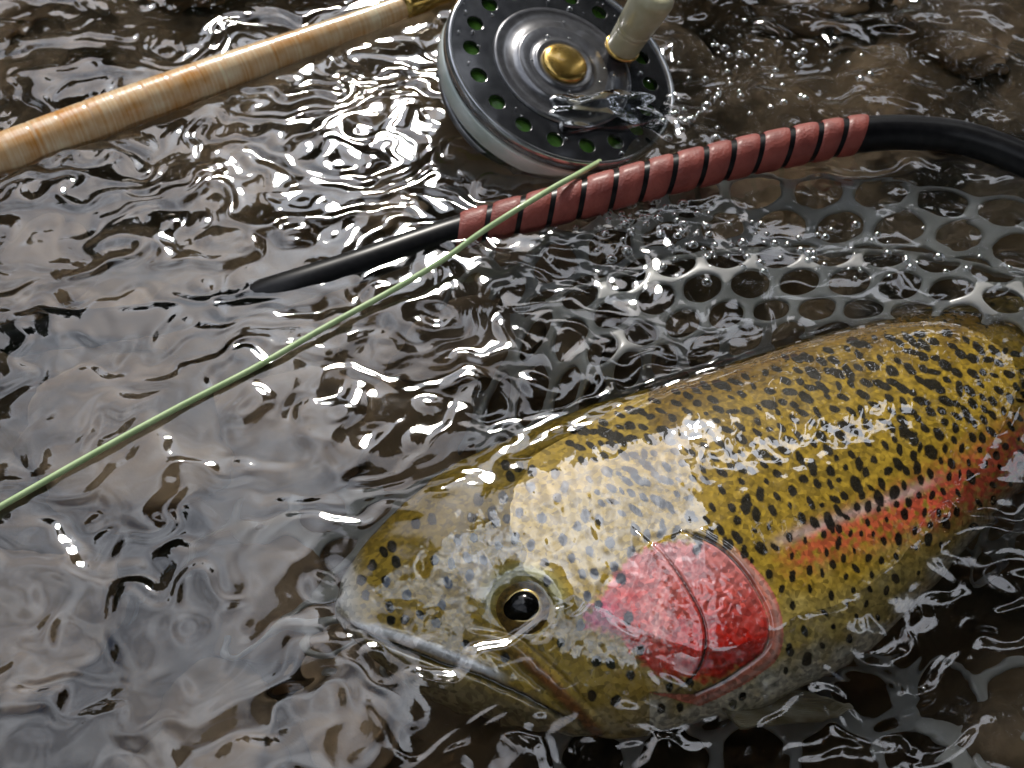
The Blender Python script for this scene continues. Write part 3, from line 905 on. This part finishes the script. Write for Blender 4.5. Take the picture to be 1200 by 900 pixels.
fr = mesh_obj("frame_ring", V, F, m_frame, reel, origin=RC)
for k in range(5):
    a = R(20 + 72 * k)
    V, F = lathe([(.0001, -.022), (.0026, -.022), (.0026, -.0075), (.0001, -.0075)], RC + RX * RR * .90 * math.cos(a) + RY * RR * .90 * math.sin(a), NR, RX, 16)
    mesh_obj("frame_pillar", V, F, m_gun2, reel, origin=RC)
V, F = lathe([(.0001, -.024), (RR * .88, -.024), (RR * .92, -.023), (RR * .92, -.0205), (RR * .88, -.0205), (.0001, -.0205)], RC, NR, RX, 96)
mesh_obj("back_plate", V, F, m_gun2, reel, origin=RC)
prof = [(RR * .45, -.018)]
for k in range(9):
    h = -.017 + k * .00135
    prof += [(RR * .86, h), (RR * .875, h + .0006), (RR * .86, h + .0013)]
prof += [(RR * .86, -.0038), (RR * .45, -.0038)]
V, F = lathe(prof, RC, NR, RX, 80)
mesh_obj("line_winding", V, F, m_bline, reel, origin=RC)
# handle
d = ray(np.array(724.), np.array(64.)); t = ((RC - CAM) @ NR) / (d @ NR); HB = CAM + d * t
V, F = lathe([(.0001, -.001), (.0050, -.001), (.0050, .0030), (.0044, .0038), (.0001, .0038)], HB, NR, RX, 40)
hb = mesh_obj("handle_post", V, F, m_gun, reel, origin=RC)
V, F = lathe([(.0001, .0036), (.0074, .0036), (.0080, .0042), (.0080, .0050), (.0074, .0056), (.0001, .0056)], HB, NR, RX, 48)
mesh_obj("handle_ring", V, F, m_brass, reel, origin=RC)
V, F = lathe([(.0001, .0054), (.0072, .0054), (.0074, .0062), (.0075, .0110), (.0077, .0150), (.00775, .0154), (.0075, .0158), (.0078, .0163), (.0080, .0185), (.0078, .0189), (.0081, .0194), (.0085, .0260), (.0089, .0320), (.0091, .0360), (.0086, .0385), (.0066, .0400), (.0036, .0404), (.0030, .0396), (.0001, .0396)], HB, NR, RX, 48)
mesh_obj("handle_knob", V, F, m_knob, reel, origin=RC)

# ------------------------------------------------------------------ fly rod
A0 = on_z(np.array(-10.), np.array(188.), np.array(-.0005)); A1 = on_z(np.array(480.), np.array(6.), np.array(.0025))
ax = A1 - A0; LG = np.linalg.norm(ax); ax /= LG
rod = empty("fly_rod", A0 + [0, 0, -.012])
RO = A0 + np.array([0, 0, -.012])
tag(rod, "fly rod with wet honey coloured cork grip lying across the stream", "fishing rod")
m_cork, nt, b = new_mat("wet_cork")
tcn = nt.nodes.new("ShaderNodeTexCoord"); uvn = nt.nodes.new("ShaderNodeAttribute"); uvn.attribute_name = "along"
n1_ = nt.nodes.new("ShaderNodeTexNoise"); n1_.inputs["Scale"].default_value = 75; n1_.inputs["Detail"].default_value = 6
wv = nt.nodes.new("ShaderNodeTexNoise"); wv.noise_dimensions = '1D'; wv.inputs["Scale"].default_value = 700; wv.inputs["Detail"].default_value = 3
rmp = nt.nodes.new("ShaderNodeValToRGB"); e = rmp.color_ramp.elements
e[0].position = .34; e[0].color = (.66, .28, .05, 1); e[1].position = .68; e[1].color = (.95, .80, .54, 1)  # orange cork mottling; pale blotches also put bright wet highlights into the colour
ml = nt.nodes.new("ShaderNodeMixRGB"); ml.blend_type = 'MIX'; ml.inputs[0].default_value = .28
nt.links.new(tcn.outputs["Object"], n1_.inputs["Vector"]); nt.links.new(uvn.outputs["Fac"], wv.inputs["W"])
nt.links.new(n1_.outputs["Fac"], ml.inputs[1]); nt.links.new(wv.outputs["Fac"], ml.inputs[2])
nt.links.new(ml.outputs[0], rmp.inputs["Fac"]); nt.links.new(rmp.outputs[0], b.inputs["Base Color"])
bpn = nt.nodes.new("ShaderNodeBump"); bpn.inputs["Strength"].default_value = .5; bpn.inputs["Distance"].default_value = .0006
nt.links.new(ml.outputs[0], bpn.inputs["Height"]); nt.links.new(bpn.outputs[0], b.inputs["Normal"])
pset(b, rough=.32, coat=1.0, crough=.05)
xs = np.linspace(-.10, LG - .002, 420)
rads = np.interp(xs, [-.10, -.07, 0, .05, .10, LG - .03, LG - .008, LG], [.0070, .0092, .0098, .0100, .0092, .0062, .0056, .0052])
rads = rads * (1 - .03 * np.exp(-((np.mod(xs, .0125) - .006) / .0004) ** 2))
V, F = lathe(np.stack([rads, xs], -1), A0, ax, np.array([0, 0, 1.0]), 56)
grip = mesh_obj("cork_grip", V, F, m_cork, rod, origin=RO)
fa = grip.data.attributes.new("along", 'FLOAT', 'POINT'); fa.data.foreach_set("value", np.repeat(xs, 56).astype(np.float32))
V, F = lathe([(.0001, LG - .004), (.0062, LG - .004), (.0066, LG), (.0066, LG + .006), (.0056, LG + .012), (.0050, LG + .030), (.0050, LG + .16), (.0001, LG + .161)], A0, ax, np.array([0, 0, 1.0]), 40)
mesh_obj("reel_seat", V, F, m_brass, rod, origin=RO)
V, F = lathe([(.0001, -1.3), (.0012, -1.3), (.0030, -.112), (.0068, -.102), (.0068, -.099), (.0001, -.099)], A0, ax, np.array([0, 0, 1.0]), 24)
mesh_obj("rod_blank", V, F, m_black, rod, origin=RO)
# reel foot joining the frame to the seat
q0 = A0 + ax * (LG + .03); q1 = A0 + ax * (LG + .10)
tgt = RC + (q0 + q1) * 0
fdir = ((q0 + q1) / 2 - RC); fdir -= NR * (fdir @ NR); fdir /= np.linalg.norm(fdir)
c0 = RC + fdir * RR * .98 - NR * .017
fp = spline([A0 + ax * (LG + .004) + [0, -.006, .001], q0 + [0, -.0065, 0], (q0 + c0) / 2 * .5 + c0 * .5, c0, (q1 + c0) / 2 * .5 + c0 * .5, q1 + [0, -.0065, 0]], 60)
V, F = tube(fp, np.interp(np.linspace(0, 1, 60), [0, .2, .5, .8, 1], [.0016, .003, .0045, .003, .0016]), 14)
mesh_obj("reel_foot", V, F, m_brass, reel, origin=RC)

# ------------------------------------------------------------------ fly line
lp = [(-260, 735, .0012), (-120, 662, .0012), (0, 594, .0012), (100, 537, .0014), (200, 482, .0014), (300, 430, .0018), (380, 384, .0024), (460, 340, .004), (520, 304, .007), (560, 275, .0105), (605, 246, .0145), (650, 219, .0135), (672, 207, .0122), (688, 198, .0085), (700, 191, .003), (714, 183, -.005), (735, 171, -.014)]
lw = np.array([on_z(np.array(float(a)), np.array(float(b)), np.array(c)) for a, b, c in lp])
V, F = tube(spline(lw, 260), .00115, 14)
line = mesh_obj("fly_line", V, F, m_line)
tag(line, "pale green fly line running from the reel over the water", "fishing line")


# ------------------------------------------------------------------ bubbles on the riffle, water on the reel
m_drop = water_mat("clear_droplet", 2.0, 0)
def domes(spec, nrm=None, seg=14, rings=6):
    Vs, Fs, k = [], [], 0
    for c, r, n_ in spec:
        n_ = np.asarray(n_); x_ = np.cross(n_, [.3, .9, .1]); x_ /= np.linalg.norm(x_)
        an_ = np.linspace(0, math.pi / 2, rings)
        V, F = lathe(np.stack([np.maximum(r * np.cos(an_), r * .02), r * .8 * np.sin(an_) - r * .12], -1), c, n_, x_, seg)
        Vs.append(V); Fs.append(F + k); k += len(V)
    return np.concatenate(Vs), np.concatenate(Fs)
rb = np.random.default_rng(99)
spec = []
for (cu, cv, su, sv, n_) in [(750, 262, 26, 14, 26), (800, 285, 60, 20, 34), (880, 290, 60, 20, 30), (720, 245, 20, 12, 16), (985, 290, 50, 12, 16), (830, 110, 22, 30, 26), (870, 60, 26, 26, 18), (950, 95, 40, 30, 22), (790, 140, 20, 16, 16), (1060, 310, 60, 14, 16)]:
    for _ in range(n_):
        a_, b_ = rb.normal(cu, su), rb.normal(cv, sv)
        P_ = on_z(np.array(a_), np.array(b_), np.array(0.))
        z_ = float(water_height(P_[:1], P_[1:2])[0])
        spec.append((np.array([P_[0], P_[1], z_]), float(np.clip(rb.lognormal(-6.7, .4), .0006, .0024)), (0, 0, 1.0)))
V, F = domes(spec)
bub = mesh_obj("foam_bubbles", V, F, m_drop)
tag(bub, "clusters of clear air bubbles floating on the riffle", "bubbles", kind="stuff")
spec = []
for _ in range(46):
    a_ = rb.uniform(0, 6.28); r_ = RR * rb.uniform(.22, .97)
    spec.append((rp(a_, r_, .0005), float(np.clip(rb.lognormal(-7.3, .45), .0003, .0013)), NR))
V, F = domes(spec)
drops = mesh_obj("water_droplets", V, F, m_drop)
tag(drops, "small clear water droplets beaded on the reel face", "droplets", kind="stuff")
# splash lying over the lower part of the spool
nu_, nv_ = 70, 40
uu_, vv_ = np.meshgrid(np.linspace(-1, 1, nu_), np.linspace(-1, 1, nv_), indexing='ij')
ctr = np.array([706., 131.]); e1 = np.array([64., 4.]); e2 = np.array([-16., 24.])
rr_ = np.hypot(uu_, vv_)
sq = np.where(rr_ > 0, np.maximum(np.abs(uu_), np.abs(vv_)) / np.maximum(rr_, 1e-6), 1)
u2, v2 = uu_ * sq, vv_ * sq
edge_w = 1 + .12 * np.sin(4 * np.arctan2(v2, u2)) + .09 * np.sin(7 * np.arctan2(v2, u2) + 1)
pp = ctr + (u2 * edge_w)[..., None] * e1 + (v2 * edge_w)[..., None] * e2
dd_ = ray(pp[..., 0], pp[..., 1]); tt_ = ((RC - CAM) @ NR) / (dd_ @ NR)
base = CAM + dd_ * tt_[..., None]
rad_ = np.maximum(np.abs(uu_), np.abs(vv_))
hgt = .0022 * np.sqrt(np.clip(1 - rad_ ** 2, 0, 1)) * (1 + .35 * samp(B3, base[..., 0] * 1.0, base[..., 1]) * 1.0) + .0008
film = mesh_obj("water_film", (base + NR * hgt[..., None]).reshape(-1, 3), grid_faces(nu_, nv_), m_drop)
tag(film, "wet splash of clear water lying over the reel's lower holes", "splash", kind="stuff")

# ------------------------------------------------------------------ banks and woodland round the stream (out of view; leaf masses added to darken its reflections)
an = np.linspace(0, 2 * math.pi, 97)[:-1]
rings = [(3.2, -.35), (3.7, .02), (4.4, .25), (7.0, .5), (14.0, .9)]
V = np.array([[rr * math.sin(a), rr * math.cos(a), zz + .06 * math.sin(5 * a) + .05 * math.sin(11 * a + rr)] for rr, zz in rings for a in an])
bank = mesh_obj("riverbank", V, grid_faces(len(rings), len(an), True), noise_mat("bank_earth", (.03, .035, .015), (.08, .065, .035), 3, rough=.9))
tag(bank, "mossy earth bank on both sides of the stream", "riverbank", kind="structure")
m_leaf = noise_mat("shade_woodland_leaves", (.020, .035, .010), (.065, .095, .028), .6, rough=.6)
rl = np.random.default_rng(77)
def leaf_quads(P, size):
    n = len(P)
    a = rl.standard_normal((n, 3)); a /= np.linalg.norm(a, axis=1)[:, None]
    b_ = rl.standard_normal((n, 3)); b_ -= a * (a * b_).sum(1)[:, None]; b_ /= np.linalg.norm(b_, axis=1)[:, None]
    sz = rl.uniform(.6, 1.3, n)[:, None] * size
    Q = np.stack([P - a * sz, P - b_ * sz * .6, P + a * sz, P + b_ * sz * .6], 1)
    return Q.reshape(-1, 3)
azs = rl.uniform(-math.pi, math.pi, 30000)
dst = rl.uniform(4.6, 8.5, 30000)
def top_el(a):
    front = np.exp(-((a + R(5)) / R(16)) ** 2)
    base = 40 + 6 * np.sin(7 * a + 1) + 4 * np.sin(17 * a) + 3 * np.sin(41 * a) + 12 * (np.cos(a) < 0) + 10 * sstep(R(3), R(10), a) * sstep(R(90), R(60), a)
    return np.radians(base * (1 - front) + (30 + 2.5 * np.sin(37 * a) + 2 * np.sin(61 * a)) * front)
hh = np.tan(top_el(azs)) * dst * rl.uniform(0, 1, 30000) ** .8
Pw = np.stack([dst * np.sin(azs), dst * np.cos(azs), .3 + hh * .95], -1)
# unseen boughs added overhead on the right to darken reflections and sky fill
nb2 = 34000
cx = np.stack([rl.uniform(-.8, 6.0, nb2), rl.uniform(-5, 2.8, nb2), rl.uniform(4.0, 4.6, nb2)], -1)
keep = ((np.sin(cx[:, 0] * 2.3 + 1) + np.sin(cx[:, 1] * 2.9 + cx[:, 0]) + rl.normal(0, .4, nb2)) > -1.5) & (cx[:, 0] > -.20 * cx[:, 1] + .12 * np.sin(6 * cx[:, 1]))
# unseen bough added across the tree gap to darken reflections, sun passing under
nb3 = 2600
ba, be, br = R(1) * rl.uniform(-9, 14, nb3), R(1) * rl.uniform(43.8, 50.2, nb3), rl.uniform(5.0, 6.2, nb3)
be = be + R(1) * (.9 * np.sin(ba * 60) + .7 * np.sin(ba * 131 + 1))
bp_ = np.stack([br * np.cos(be) * np.sin(ba), br * np.cos(be) * np.cos(ba), br * np.sin(be)], -1)
V = np.concatenate([leaf_quads(Pw, .20), leaf_quads(cx[keep], .13), leaf_quads(bp_, .075)])
wood = mesh_obj("shade_woodland", V, np.arange(len(V)).reshape(-1, 4), m_leaf, smooth=False)
tag(wood, "dark leafy woodland lining the stream banks", "shade_woodland", kind="stuff")
